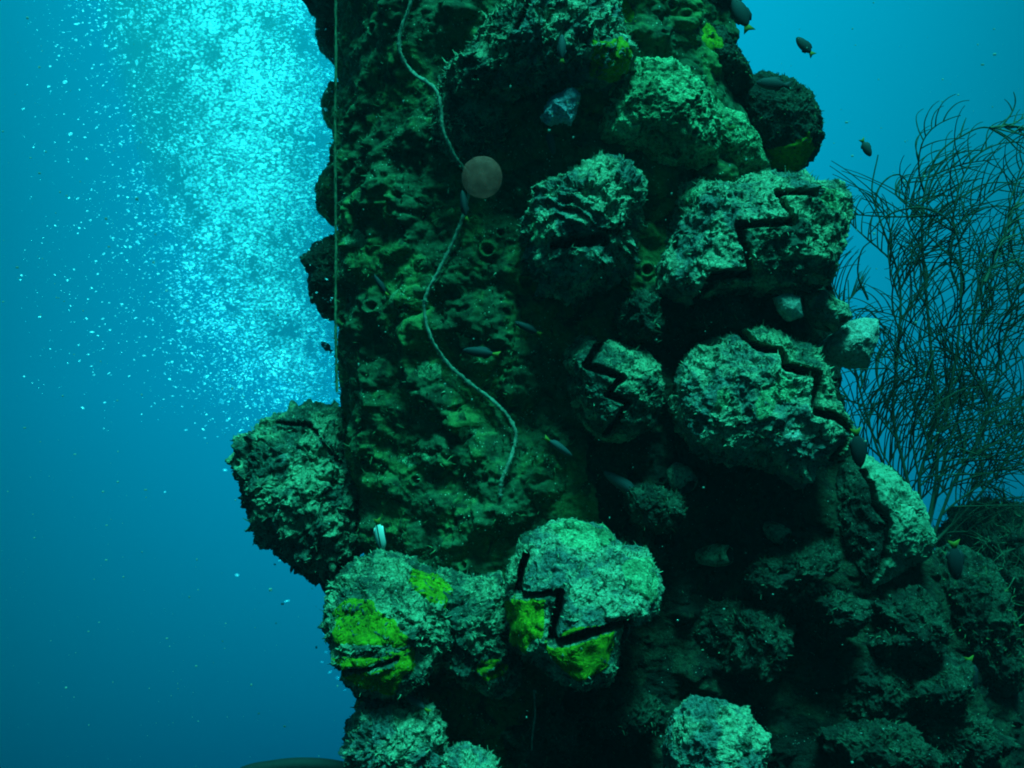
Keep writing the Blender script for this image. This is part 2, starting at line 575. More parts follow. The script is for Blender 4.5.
# nodules, then round openings with raised rims in the crust
rg = np.random.default_rng(21)
cand = np.where((PYG > -20) & (PYG < 790) & (st > 0.15))[0]
edge = np.abs(ct) > 0.93
for c in rg.choice(cand[~edge[cand]], 420):
    r = rg.uniform(0.004, 0.015) * (0.6 + 0.8 * rg.random())
    near = cand[np.abs(PYG[cand] - PYG[c]) < 4 * r / s0]
    d = np.linalg.norm((PV[near] - PV[c]) * (1, 1, rg.uniform(0.8, 1.5)), axis=1) * (1 + 0.5 * fbm(PV[near] * 70, 2))
    disp[near] += 0.55 * r * np.sqrt(np.clip(1 - (d / (1.25 * r)) ** 2, 0, 1))
for c in rg.choice(cand, 110):
    near = cand[np.abs(PYG[cand] - PYG[c]) < 45]
    d = np.linalg.norm(PV[near] - PV[c], axis=1)
    r = rg.uniform(0.0015, 0.0045)
    disp[near] += 0.9 * r * np.exp(-((d - 1.5 * r) / (0.55 * r)) ** 2) - 2.2 * r * np.exp(-(d / (0.95 * r)) ** 4)
PV = PV + nd * disp[:, None]
nt_, nz_ = len(th), len(pyv)
i, j = np.meshgrid(np.arange(nt_), np.arange(nz_ - 1), indexing='ij')
i, j = i.ravel(), j.ravel(); ii = (i + 1) % nt_
PF = np.stack([i * nz_ + j, i * nz_ + j + 1, ii * nz_ + j + 1, ii * nz_ + j], 1)
PN = normals(PV, PF)
if (PN[cand] * nd[cand]).sum(1).mean() < 0:
    PF = PF[:, ::-1]; PN = -PN
pile = thing('pier_piling', 'upright round piling crusted all over in dark green growth and oysters', 'piling', (cx_, YAX, -1.9))
po = (cx_, YAX, -1.9)
kx, ky = project(PV)
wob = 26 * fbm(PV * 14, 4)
dk = (kx + wob > np.interp(ky, [-900, 140, 300, 430, 520, 640, 768, 2000], [900, 900, 620, 590, 600, 575, 560, 560]))[PF].sum(1) >= 2  # lower right region, where shade and darker growth are both painted in
for nm, sel, mt in (('growth_crust', ~dk, 'column'), ('shaded_dark_crust', dk, 'foot')):
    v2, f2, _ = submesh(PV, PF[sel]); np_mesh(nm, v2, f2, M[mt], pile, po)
fr = np.where((PYG > -60) & (PYG < 830) & (st > -0.12))[0]
tv, tf = turf_blades(PV, PN, fr[kx[fr] < 640], 9000, 0.002, 0.008, rg)
np_mesh('algae_turf', tv, tf, M['turf_green'], pile, po)['kind'] = 'stuff'
tv, tf = turf_blades(PV, PN, fr, 4500, 0.0015, 0.005, rg)
np_mesh('pale_turf', tv, tf, M['turf_pale'], pile, po)['kind'] = 'stuff'
pfront = np.zeros(len(PV), bool); pfront[fr] = True
patch('yellow_sponge', PV, PF, PN, pfront, [
    [(597, 35), (627, 43), (615, 72), (602, 90), (583, 84), (588, 60)],
    [(602, -4), (630, -4), (638, 25), (612, 22)],
], M['yellow'], pile, po, 4, thick=0.003)
patch('lime_sponge', PV, PF, PN, pfront, [
    [(340, 232), (356, 226), (370, 238), (362, 252), (342, 252)],
    [(412, 362), (428, 352), (447, 364), (446, 384), (425, 388), (412, 378)],
    [(390, 290), (402, 285), (410, 300), (398, 312), (386, 305)],
    [(450, 285), (464, 283), (470, 296), (456, 302)],
    [(452, 330), (470, 330), (476, 346), (460, 352)],
    [(395, 455), (425, 445), (440, 458), (420, 470), (396, 468)],
    [(450, 420), (476, 425), (482, 438), (460, 445)],
    [(340, 395), (360, 385), (372, 395), (352, 405)],
], M['limey'], pile, po, 9, thick=0.003)


# ------------------------------------------------------------------ lumps and oysters
def star_radius(poly, cx, cy, n=720):
    poly = np.asarray(poly, float) - (cx, cy)
    a = np.arange(n) * 2 * math.pi / n
    dx_, dy_ = np.cos(a), np.sin(a)
    R = np.zeros(n)
    for k in range(len(poly)):
        p, q = poly[k], poly[(k + 1) % len(poly)]
        ex, ey = q - p
        den = dx_ * ey - dy_ * ex
        den = np.where(np.abs(den) < 1e-9, 1e-9, den)
        t = (p[0] * ey - p[1] * ex) / den
        u = (p[0] * dy_ - p[1] * dx_) / den
        ok = (t > 0) & (u >= -1e-6) & (u <= 1 + 1e-6)
        R = np.where(ok, np.maximum(R, t), R)
    ker = np.hanning(15); ker /= ker.sum()
    R = np.convolve(np.concatenate([R[-7:], R, R[:7]]), ker, 'valid')
    return a, R


def lump(name, label, cat, poly, Y, dep, mat, seed, n=100, rough=1.0, lam=0.0, lam_dir=(0.2, 1.0), crack=None, cw=7.0,
         up=(0, -1), step=6.0, gd=34.0, patches=(), turf=(700, 0.002, 0.006), tmat='turf_pale', box=0.85, group=None,
         mat2=None, knob=0.0, body='shell_crust', pits=0, tilt=0.0):
    rng = np.random.default_rng(seed)
    Y = Y + 0.018
    poly = np.asarray(poly, float)
    # centroid of area
    x_, y_ = poly[:, 0], poly[:, 1]; xn, yn = np.roll(x_, -1), np.roll(y_, -1)
    cr = x_ * yn - xn * y_; A = cr.sum() / 2
    cx, cy = ((x_ + xn) * cr).sum() / (6 * A), ((y_ + yn) * cr).sum() / (6 * A)
    ang, Rr = star_radius(poly, cx, cy)
    D, F = cube_sphere(n)
    # sphere frame: x right, y down in the picture, z towards the camera
    ph = np.arctan2(D[:, 1], D[:, 0]) % (2 * math.pi)
    R = np.interp(ph, np.append(ang, 2 * math.pi), np.append(Rr, Rr[0]))
    rho = np.sqrt(np.clip(1 - D[:, 2] ** 2, 0, 1))
    w = np.sign(D[:, 2]) * np.abs(D[:, 2]) ** box
    size = math.sqrt(abs(A) / math.pi)
    X = cx + R * rho * np.cos(ph); Yp = cy + R * rho * np.sin(ph); Z = dep * 1.25 * w
    Z = Z + tilt * (Yp - cy) * sstep(0, 0.55, D[:, 2])
    nn = np.stack([D[:, 0] / size, D[:, 1] / size, D[:, 2] / dep], 1); nn /= np.linalg.norm(nn, axis=1)[:, None]
    q = np.stack([X - cx, Yp - cy, Z], 1) / 60.0 + seed * 7.7
    d = 8.5 * fbm(q * 1.7, 3) + 3.6 * ridge(q * 2.6 + 3, 2, 0.5) + 3.6 * fbm(q * 7, 4, 0.62) + 2.0 * fbm(q * 24, 3, 0.65)
    qw = q + 0.10 * np.stack([pn(q * 7), pn(q * 7 + 9), pn(q * 7 + 20)], 1)
    d += (5.0 * np.clip(0.65 - worley(qw * 6.5, seed + 3), 0, 1) + 3.2 * np.clip(0.65 - worley(qw * 14, seed + 5), 0, 1)) * sstep(-0.35, 0.2, fbm(q * 2.2 + 77, 2)) - 1.0
    d -= 4.0
    d *= rough * (0.55 + 0.45 * min(1.0, size / 70))
    wq = 0.6 + 0.4 * min(1.0, size / 70)
    for kk in range(1):
        X = X + rough * wq * (7.0 * fbm(q * 2.6 + 11, 3) + 3.0 * fbm(q * 8 + 13, 3))
        Yp = Yp + rough * wq * (7.0 * fbm(q * 2.6 + 21, 3) + 3.0 * fbm(q * 8 + 23, 3))
        Z = Z + rough * wq * 6.0 * fbm(q * 2.6 + 31, 3)
    if knob:
        wv_ = worley(q * 4.2 + 0.35 * np.stack([pn(q * 6), pn(q * 6 + 9), pn(q * 6 + 20)], 1), seed)
        d += knob * np.clip(0.62 - wv_, 0, 1)
    if pits:
        fi = np.where(D[:, 2] > 0.1)[0]
        for c in rng.choice(fi, pits):
            dd = np.sqrt((X - X[c]) ** 2 + (Yp - Yp[c]) ** 2 + (Z - Z[c]) ** 2)
            r = rng.uniform(1.6, 3.6)
            d += 0.9 * r * np.exp(-((dd - 1.6 * r) / (0.6 * r)) ** 2) - 2.4 * r * np.exp(-(dd / r) ** 4)
    if lam:
        l = (lam_dir[0] * (X - cx) + lam_dir[1] * (Yp - cy)) / 19.0 + 1.9 * fbm(q * 1.5 + 8, 4)
        fr_ = l - np.floor(l)
        d += 0.75 * lam * (fr_ ** 1.6 - 0.4) * (0.4 + 0.6 * sstep(-0.25, 0.3, fbm(q * 1.9 + 40, 2)))
    X = X + nn[:, 0] * d; Yp = Yp + nn[:, 1] * d; Z = Z + nn[:, 2] * d
    side = None
    if crack is not None:
        wx_ = X + 1.8 * fbm(q * 6 + 60, 3); wy_ = Yp + 1.8 * fbm(q * 6 + 90, 3)
        c = [np.array(p, float) for p in crack]
        e0 = c[0] + (c[0] - c[1]) / (np.linalg.norm(c[0] - c[1]) + 1e-9) * 220
        e1 = c[-1] + (c[-1] - c[-2]) / (np.linalg.norm(c[-1] - c[-2]) + 1e-9) * 220
        u = np.array(up, float) * 1500
        side = pip([e0] + c + [e1, e1 + u, e0 + u], wx_, wy_)          # True: the upper valve
        dist = pldist(crack, wx_, wy_)
        fz = sstep(-0.25, 0.1, D[:, 2])
        cwv = cw * (0.75 + 0.5 * (0.5 + fbm(q * 1.5 + 70, 2)))
        g = (1 - sstep(cwv * 0.42, cwv * 0.62, dist)) * fz
        lip = np.exp(-((dist - 1.3 * cw) / (0.9 * cw)) ** 2) * fz
        Z = Z + 2.0 * lip - (~side) * step * 0.4 * fz * (1 - sstep(30, 70, dist)) - g * gd
    s = Y / CAM_F
    V = np.stack([(X - 512) * s, Y - Z * s, (384 - Yp) * s], 1)
    N = normals(V, F)
    if (N * np.stack([nn[:, 0], -nn[:, 2], -nn[:, 1]], 1)).sum(1).mean() < 0:
        F = F[:, ::-1]; N = -N
    org = np.array(W(cx, cy, Y)) + np.array([0, dep * s * 0.6, 0])
    t = thing(name, label, cat, org, group)
    m1 = M[mat]; m2 = M[mat2] if mat2 else m1
    if side is None:
        np_mesh(body, V, F, m1, t, org)
    else:
        gm = (g > 0.5)[F].sum(1) >= 3
        sm = side[F].sum(1) >= 2
        for nm, sel, mm in (('upper_valve', sm & ~gm, m1), ('lower_valve', ~sm & ~gm, m2), ('mantle', gm, M['mantle'])):
            if sel.any():
                v2, f2, _ = submesh(V, F[sel]); np_mesh(nm, v2, f2, mm, t, org)
    front = D[:, 2] > -0.3
    keep = front if side is None else front & (g < 0.1)
    for pm, polys in patches:
        patch('yellow_sponge' if pm == 'yellow' else 'sponge_patch', V, F, N, keep, polys, M[pm], t, org, seed)
    if turf:
        sX, sY = project(V)
        bare = np.zeros(len(V), bool)
        for pm, polys in patches:
            for pp in polys:
                if pm == 'yellow':
                    bare |= pip(pp, sX, sY)
        ki = np.where(keep & ~(bare & (rng.random(len(V)) < 0.93)))[0]
        tv_, tf_ = turf_blades(V, N, ki, turf[0], turf[1], turf[2], rng)
        tw_, tg_ = turf_blades(V, N, ki, int(size * size * 0.7), 0.0008, 0.0020, rng, wid=0.26)
        np_mesh('algae_turf', np.concatenate([tv_, tw_]), np.concatenate([tf_, tg_ + len(tv_)]), M[tmat], t, org)['kind'] = 'stuff'
    return t


OG = 'oysters with zigzag mouths'
lump('oyster', 'broad pale oyster with stepped zigzag mouth, directly below the rounded lime green lump', 'oyster',
     [(650, 290), (652, 265), (668, 235), (672, 215), (675, 190), (690, 180), (720, 182), (745, 175), (775, 172), (800, 172), (815, 180),
      (835, 183), (850, 197), (850, 220), (842, 245), (832, 262), (833, 275), (822, 288), (800, 290), (760, 298), (740, 294), (715, 302),
      (690, 308), (665, 303)], 1.04, 62, 'pale', 3, n=135, rough=0.9, lam=3.0, lam_dir=(0.3, 1),
     crack=[(800, 203), (763, 202), (776, 232), (724, 236), (737, 280), (702, 282), (691, 302)], cw=6.2, tilt=0.22, up=(-0.55, -0.83), gd=40,
     patches=[('limey', [[(674, 197), (688, 183), (706, 188), (702, 203), (684, 210)]]), ('limey', [[(812, 182), (836, 184), (850, 200), (830, 212), (810, 200)]])],
     turf=(1500, 0.002, 0.006), group=OG, mat2='mid')
lump('oyster', 'large bright oyster with a long black zigzag down its right side', 'oyster',
     [(668, 410), (672, 385), (690, 350), (715, 335), (745, 328), (765, 330), (790, 338), (815, 348), (826, 375), (832, 400), (846, 420),
      (852, 440), (835, 457), (812, 470), (800, 489), (775, 474), (750, 464), (725, 462), (700, 457), (680, 440)], 1.01, 60, 'mid', 5, n=135,
     rough=1.0, lam=3.5, lam_dir=(0.4, 0.9),
     crack=[(738, 335), (747, 348), (771, 352), (773, 367), (805, 375), (797, 410), (819, 415), (841, 430), (823, 456)], cw=8.0, tilt=0.14,
     up=(0.75, -0.6), gd=60, step=0,
     patches=[('limey', [[(752, 400), (768, 386), (782, 372), (800, 380), (794, 404), (778, 402), (770, 425), (752, 428)]]),
              ('limey', [[(713, 385), (728, 382), (734, 402), (722, 415), (712, 408)]]),
              ('white', [[(772, 438), (800, 425), (808, 436), (790, 446)]])],
     turf=(1500, 0.002, 0.006), group=OG, mat2='pale')
lump('oyster', 'dim oyster with a steep zigzag mouth in the shadow left of the large bright one', 'oyster',
     [(564, 352), (580, 337), (605, 338), (640, 350), (660, 365), (662, 400), (650, 430), (625, 445), (600, 442), (580, 422), (566, 390)],
     1.02, 50, 'mid', 8, n=110, rough=0.8, lam=2.0,
     crack=[(602, 338), (583, 366), (617, 378), (602, 394), (622, 401), (604, 432)], cw=6.5, up=(0.9, -0.3), gd=34,
     turf=(700, 0.002, 0.005), group=OG)
lump('oyster', 'oyster at bottom centre with a bold zigzag and yellow sponge on its lower valve', 'oyster',
     [(504, 574), (523, 541), (545, 524), (575, 520), (604, 526), (625, 543), (652, 554), (662, 585), (660, 608), (630, 620), (620, 640),
      (610, 671), (582, 685), (560, 675), (537, 661), (515, 648), (506, 611)], 0.95, 60, 'pale', 12, n=135, rough=0.75, knob=3,
     crack=[(526, 552), (517, 587), (558, 580), (549, 626), (585, 616), (624, 609), (617, 640)], cw=6.4, up=(0.45, -0.9), gd=40, step=8,
     patches=[('limey', [[(543, 522), (575, 516), (606, 524), (622, 542), (592, 553), (560, 546)], [(618, 560), (652, 552), (664, 585), (656, 606), (630, 592)]]),
              ('yellow', [[(502, 602), (518, 590), (550, 588), (542, 640), (530, 658), (508, 650)],
                          [(539, 640), (560, 630), (588, 621), (618, 617), (613, 667), (580, 684), (547, 665)]])],
     turf=(1100, 0.002, 0.005), group=OG, mat2='mid', tilt=0.38)
lump('oyster', 'pale smooth oyster with a wavy crack, on the right flank under the sea whip', 'oyster',
     [(860, 452), (889, 465), (914, 489), (928, 518), (932, 541), (920, 560), (892, 574), (868, 590), (843, 600), (828, 553), (826, 495), (843, 465)],
     1.08, 45, 'shell', 15, n=115, rough=0.8, crack=[(855, 470), (860, 500), (871, 516), (868, 553), (860, 572), (850, 590)], cw=6,
     up=(1, -0.2), gd=26, step=5, turf=(300, 0.001, 0.004), group=OG, mat2='dark')
lump('oyster', 'craggy oyster at the top centre with a short dark split in pale frilled plates', 'oyster',
     [(440, 72), (460, 55), (480, 30), (500, 8), (530, -8), (570, -8), (612, 5), (632, 38), (636, 68), (622, 84), (590, 88), (560, 86),
      (530, 94), (490, 100), (450, 98)], 1.015, 46, 'pale', 18, n=130, rough=1.25, lam=7, lam_dir=(0.8, 0.6),
     crack=[(512, 6), (528, 18), (523, 30), (516, 45)], cw=5, up=(0.9, -0.3), gd=20, step=3,
     turf=(1800, 0.003, 0.008), group=OG, mat2='mid',
     patches=[('yellow', [[(588, 38), (626, 34), (640, 60), (618, 84), (586, 80)]])])
lump('oyster', 'knobbly clump of jagged shell plates with a wedge gap, left of the highest gaping oyster', 'oyster',
     [(524, 220), (530, 191), (556, 181), (580, 165), (600, 158), (622, 156), (639, 178), (644, 198), (640, 222), (632, 272), (611, 288),
      (574, 302), (545, 297), (526, 272)], 1.02, 58, 'pale', 22, n=130, rough=1.1, lam=13, lam_dir=(-0.25, 1.0),
     patches=[('limey', [[(522, 212), (544, 220), (552, 244), (530, 250)]])],
     crack=[(553, 251), (575, 250), (598, 246)], cw=11, up=(0.1, -1), gd=26, step=2, turf=(1300, 0.002, 0.006))
lump('oyster', 'big bulging oyster jutting left over open water beside the bubbles', 'oyster',
     [(240, 465), (241, 438), (264, 417), (287, 411), (317, 407), (337, 408), (357, 430), (374, 468), (380, 506), (372, 546), (337, 583),
      (314, 574), (293, 554), (264, 533), (249, 507)], 1.20, 70, 'mid', 25, n=135, tilt=0.2, rough=1.25, lam=3, knob=11,
     crack=[(284, 421), (317, 424), (335, 440), (349, 459)], cw=2.6, up=(0.7, -0.7), gd=8, step=3,
     patches=[('pale', [[(275, 452), (300, 446), (318, 465), (300, 472), (280, 466)], [(262, 512), (278, 512), (280, 528), (264, 530)]])],
     turf=(1900, 0.002, 0.007))
lump('oyster', 'lower left oyster capped by bright yellow sponge, its edge against open water', 'oyster',
     [(324, 615), (335, 576), (367, 555), (393, 555), (430, 570), (455, 588), (458, 630), (440, 665), (422, 678), (389, 692), (363, 687),
      (348, 668), (330, 648)], 0.98, 62, 'mid', 28, n=135, rough=1.1, lam=5, lam_dir=(-0.2, 1),
     crack=[(328, 648), (352, 655), (380, 648), (404, 640)], cw=4, up=(0, -1), gd=14, step=4,
     patches=[('yellow', [[(326, 608), (344, 596), (368, 599), (392, 618), (412, 634), (404, 648), (372, 648), (328, 646)],
                          [(328, 652), (372, 655), (414, 640), (418, 672), (388, 698), (358, 690), (338, 672)],
                          [(408, 566), (440, 568), (466, 584), (462, 612), (428, 610), (405, 588)]])],
     turf=(1200, 0.002, 0.005), tilt=0.40)

RG = 'lumps crusted with growth'
lump('encrusted_shell', 'rounded lime green shell lump at upper right, pitted and brightest on top', 'shell lump',
     [(595, 134), (602, 108), (612, 84), (637, 64), (669, 66), (697, 83), (714, 105), (722, 135), (715, 165), (697, 176), (669, 168),
      (634, 160), (602, 153)], 1.05, 52, 'limey', 31, n=125, rough=0.9, knob=7, pits=26, turf=(800, 0.001, 0.004), tmat='turf_green', group=RG)
lump('encrusted_shell', 'small lime sloping lump tucked behind the rounded lime green one', 'shell lump',
     [(690, 108), (715, 104), (743, 122), (758, 145), (765, 170), (745, 184), (715, 182), (695, 160)], 1.08, 38, 'limey', 33, n=90,
     rough=0.8, knob=4, turf=(300, 0.001, 0.004), tmat='turf_green', group=RG)
lump('encrusted_shell', 'dark round lump at upper right standing clear against the blue water', 'shell lump',
     [(724, 92), (740, 80), (765, 76), (790, 82), (808, 96), (819, 120), (818, 146), (807, 166), (790, 175), (765, 172), (745, 152), (728, 122)],
     1.16, 44, 'dark', 36, n=110, rough=0.7, knob=3, patches=[('yellow', [[(760, 150), (785, 142), (808, 128), (820, 150), (800, 176), (764, 172)]])],
     turf=(700, 0.002, 0.005), tmat='turf_green', group=RG)
lump('encrusted_shell', 'dark lump with a yellow sponge corner under the top right block', 'shell lump',
     [(630, 34), (660, 24), (700, 22), (722, 36), (737, 53), (750, 72), (752, 86), (735, 100), (712, 104), (685, 90), (660, 70), (636, 60)],
     1.13, 46, 'dark', 39, n=110, rough=0.9, patches=[('yellow', [[(676, 30), (706, 20), (728, 40), (712, 60), (682, 76)]])],
     turf=(700, 0.002, 0.006), tmat='turf_green', group=RG)
lump('encrusted_shell', 'dark block at the very top right of the piling, cut by the frame', 'shell lump',
     [(600, -40), (730, -40), (742, 0), (737, 24), (715, 34), (690, 28), (650, 26), (610, 22)], 1.15, 50, 'dark', 42, n=100, rough=0.9, patches=[('yellow', [[(598, -12), (636, -12), (642, 26), (610, 24)]])],
     turf=(600, 0.002, 0.006), tmat='turf_green', group=RG)
lump('encrusted_shell', 'pale pointed shell sticking out right like a beak above open water', 'shell lump',
     [(817, 348), (830, 335), (849, 321), (877, 319), (875, 343), (866, 367), (845, 370), (826, 361)], 1.06, 26, 'white', 45, n=80, rough=0.5,
     turf=(120, 0.001, 0.003), group=RG)
lump('encrusted_shell', 'small flat pale chip of shell left of the beak shaped one', 'shell lump',
     [(774, 297), (787, 294), (800, 297), (802, 317), (789, 323), (776, 311)], 1.00, 14, 'white', 47, n=60, rough=0.4, turf=(60, 0.001, 0.003), group=RG)
lump('encrusted_shell', 'sloping grey shell slab directly above the beak shaped one', 'shell lump',
     [(798, 294), (823, 289), (846, 304), (852, 318), (832, 335), (815, 328), (803, 312)], 1.04, 24, 'pale', 49, n=70, rough=0.6,
     turf=(120, 0.001, 0.004), group=RG)
lump('encrusted_shell', 'sloping lump at the far right bottom edge of the piling', 'shell lump',
     [(926, 572), (945, 548), (965, 546), (985, 558), (999, 580), (1009, 610), (1013, 640), (1017, 672), (1010, 695), (985, 700), (960, 680),
      (940, 650), (928, 612)], 1.12, 48, 'dark', 52, n=110, rough=1.0, knob=4, lam=3, lam_dir=(1, 0.2), turf=(900, 0.002, 0.007), tmat='turf_green', group=RG)
lump('encrusted_shell', 'middle lower lump of frilled shell between the two yellow sponge oysters', 'shell lump',
     [(425, 590), (440, 570), (467, 573), (500, 574), (513, 600), (518, 640), (521, 678), (500, 698), (478, 688), (448, 676), (430, 650)],
     1.00, 48, 'mid', 55, n=110, rough=1.3, lam=5, patches=[('yellow', [[(468, 668), (490, 652), (512, 660), (508, 680), (486, 684)]])],
     turf=(1100, 0.002, 0.006), group=RG)
lump('encrusted_shell', 'dark ragged lump at the lower left corner of the piling, under the yellow capped oyster', 'shell lump',
     [(344, 738), (352, 717), (364, 697), (400, 692), (432, 708), (446, 734), (450, 775), (400, 795), (352, 785)], 0.955, 48, 'pale', 58, n=110,
     rough=1.4, lam=5, lam_dir=(0.7, 0.7), turf=(1200, 0.002, 0.0055), group=RG)
lump('encrusted_shell', 'fuzzy tuft covered lump on the bottom frame edge', 'shell lump',
     [(430, 770), (444, 752), (468, 744), (492, 754), (504, 790), (470, 810), (436, 800)], 0.95, 30, 'pale', 60, n=70, rough=1.0,
     turf=(900, 0.002, 0.005), group=RG)
lump('coral_head', 'pale scalloped coral head at the bottom edge right of centre', 'coral',
     [(664, 738), (676, 712), (694, 698), (723, 701), (750, 713), (764, 735), (768, 752), (758, 790), (715, 804), (680, 796), (666, 768)],
     0.92, 40, 'pale', 63, n=120, rough=0.8, knob=9, pits=14, turf=(500, 0.001, 0.003), body='coral_crust')
lump('encrusted_shell', 'dark overhanging lump at the top left corner of the piling', 'shell lump',
     [(296, -30), (306, 8), (322, 20), (345, 26), (372, 22), (402, 6), (405, -40)], 1.2, 50, 'dark', 66, n=90, rough=0.8,
     turf=(500, 0.002, 0.006), tmat='turf_green', group=RG)
lump('encrusted_shell', 'narrow dark lump on the left edge just under the top corner', 'shell lump',
     [(317, 18), (318, 44), (331, 62), (346, 66), (356, 40), (348, 16)], 1.26, 30, 'dark', 68, n=70, rough=0.6, turf=(200, 0.002, 0.005), tmat='turf_green', group=RG)
lump('sponge_mound', 'small olive mound on the left edge between two dark lumps, upper of the pair', 'sponge',
     [(334, 82), (321, 104), (326, 124), (338, 132), (352, 120), (350, 88)], 1.26, 26, 'column', 70, n=70, rough=0.6, turf=(200, 0.002, 0.005), tmat='turf_green', body='sponge_body')
lump('sponge_mound', 'olive mound on the left edge beside the densest bubbles, lower of the pair', 'sponge',
     [(332, 157), (315, 189), (319, 214), (332, 226), (352, 218), (354, 176)], 1.26, 28, 'column', 72, n=70, rough=0.7, turf=(250, 0.002, 0.005), tmat='turf_green', body='sponge_body')
lump('encrusted_shell', 'dark split shell on the left edge behind the hanging line', 'shell lump',
     [(301, 260), (316, 244), (336, 234), (352, 256), (350, 290), (336, 318), (322, 318), (312, 298), (309, 277)], 1.26, 30, 'dark', 74, n=80,
     rough=0.8, lam=4, turf=(300, 0.002, 0.005), tmat='turf_green', group=RG)
lump('encrusted_shell', 'feathery pale lump on the upper column just above the pinkish disc', 'shell lump',
     [(430, 100), (446, 76), (478, 82), (500, 100), (508, 138), (492, 160), (462, 168), (440, 152), (432, 125)], 1.035, 26, 'mid', 76, n=100,
     rough=1.2, lam=5, lam_dir=(0.5, 0.9), turf=(1800, 0.002, 0.008), group=RG)
lump('blue_sponge', 'small whitish blue sponge clump hanging in the shade near the top', 'sponge',
     [(539, 118), (551, 101), (569, 88), (581, 93), (577, 110), (571, 127), (560, 121), (548, 126)], 0.995, 14, 'blue', 79, n=70, rough=0.7, knob=5,
     turf=(120, 0.001, 0.004), body='sponge_body')
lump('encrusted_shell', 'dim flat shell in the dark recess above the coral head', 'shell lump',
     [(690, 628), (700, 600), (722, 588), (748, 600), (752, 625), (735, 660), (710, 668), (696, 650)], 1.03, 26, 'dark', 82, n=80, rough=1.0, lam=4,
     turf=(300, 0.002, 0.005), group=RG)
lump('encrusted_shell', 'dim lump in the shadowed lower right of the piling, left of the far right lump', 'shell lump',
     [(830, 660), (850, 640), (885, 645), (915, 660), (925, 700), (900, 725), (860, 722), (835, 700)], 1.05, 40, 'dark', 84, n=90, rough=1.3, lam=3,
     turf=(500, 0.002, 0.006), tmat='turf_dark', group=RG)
def blob_poly(cx, cy, rx, ry, rot, seed):
    r_ = np.random.default_rng(seed); a = np.arange(14) * 2 * math.pi / 14
    k = 1 + 0.16 * r_.normal(size=14)
    x, y = rx * k * np.cos(a), ry * k * np.sin(a)
    c, s_ = math.cos(rot), math.sin(rot)
    return [(cx + p * c - q * s_, cy + p * s_ + q * c) for p, q in zip(x, y)]


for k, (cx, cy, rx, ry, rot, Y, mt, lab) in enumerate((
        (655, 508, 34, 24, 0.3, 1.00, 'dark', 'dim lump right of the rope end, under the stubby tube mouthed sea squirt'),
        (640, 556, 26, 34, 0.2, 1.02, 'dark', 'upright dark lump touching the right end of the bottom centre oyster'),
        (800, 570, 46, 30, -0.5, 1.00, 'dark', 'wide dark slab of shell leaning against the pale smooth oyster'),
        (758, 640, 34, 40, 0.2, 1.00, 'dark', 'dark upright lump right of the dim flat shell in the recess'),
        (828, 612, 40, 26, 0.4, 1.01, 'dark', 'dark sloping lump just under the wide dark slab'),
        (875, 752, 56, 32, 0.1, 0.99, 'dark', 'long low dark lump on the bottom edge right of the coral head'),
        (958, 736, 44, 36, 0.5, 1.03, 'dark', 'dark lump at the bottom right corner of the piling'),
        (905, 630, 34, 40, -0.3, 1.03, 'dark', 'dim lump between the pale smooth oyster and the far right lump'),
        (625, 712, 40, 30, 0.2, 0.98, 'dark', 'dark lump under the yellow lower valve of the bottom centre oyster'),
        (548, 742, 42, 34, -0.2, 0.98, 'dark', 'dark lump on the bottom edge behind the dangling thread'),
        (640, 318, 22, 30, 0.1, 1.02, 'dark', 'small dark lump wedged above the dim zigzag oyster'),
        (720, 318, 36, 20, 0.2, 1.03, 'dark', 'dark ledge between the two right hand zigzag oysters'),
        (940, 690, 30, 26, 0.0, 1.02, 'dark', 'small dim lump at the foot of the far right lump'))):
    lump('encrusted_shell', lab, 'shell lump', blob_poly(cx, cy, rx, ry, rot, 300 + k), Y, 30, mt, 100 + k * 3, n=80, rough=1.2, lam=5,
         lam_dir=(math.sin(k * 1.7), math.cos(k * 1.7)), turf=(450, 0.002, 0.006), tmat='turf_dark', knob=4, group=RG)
lump('soft_coral', 'dark bushy coral mound behind the far right lump at the frame edge', 'coral',
     [(945, 560), (955, 520), (985, 500), (1020, 505), (1050, 530), (1060, 600), (1040, 680), (1005, 690), (975, 640)], 1.42, 70, 'dark', 86, n=90,
     rough=1.6, turf=(4200, 0.008, 0.030), tmat='turf_dark', body='coral_crust')


# ------------------------------------------------------------------ where a surface lies behind a pixel
bpy.context.view_layer.update()
DG = bpy.context.evaluated_depsgraph_get()
haze.hide_viewport = True
bpy.context.view_layer.update()
DG = bpy.context.evaluated_depsgraph_get()


def surf(px, py, default=1.1):
    d = W(px, py, 1.0).normalized()
    hit, loc, nor, idx, ob, mx = SC.ray_cast(DG, Vector((0, 0, 0)), d)
    return (loc.y if hit else default)


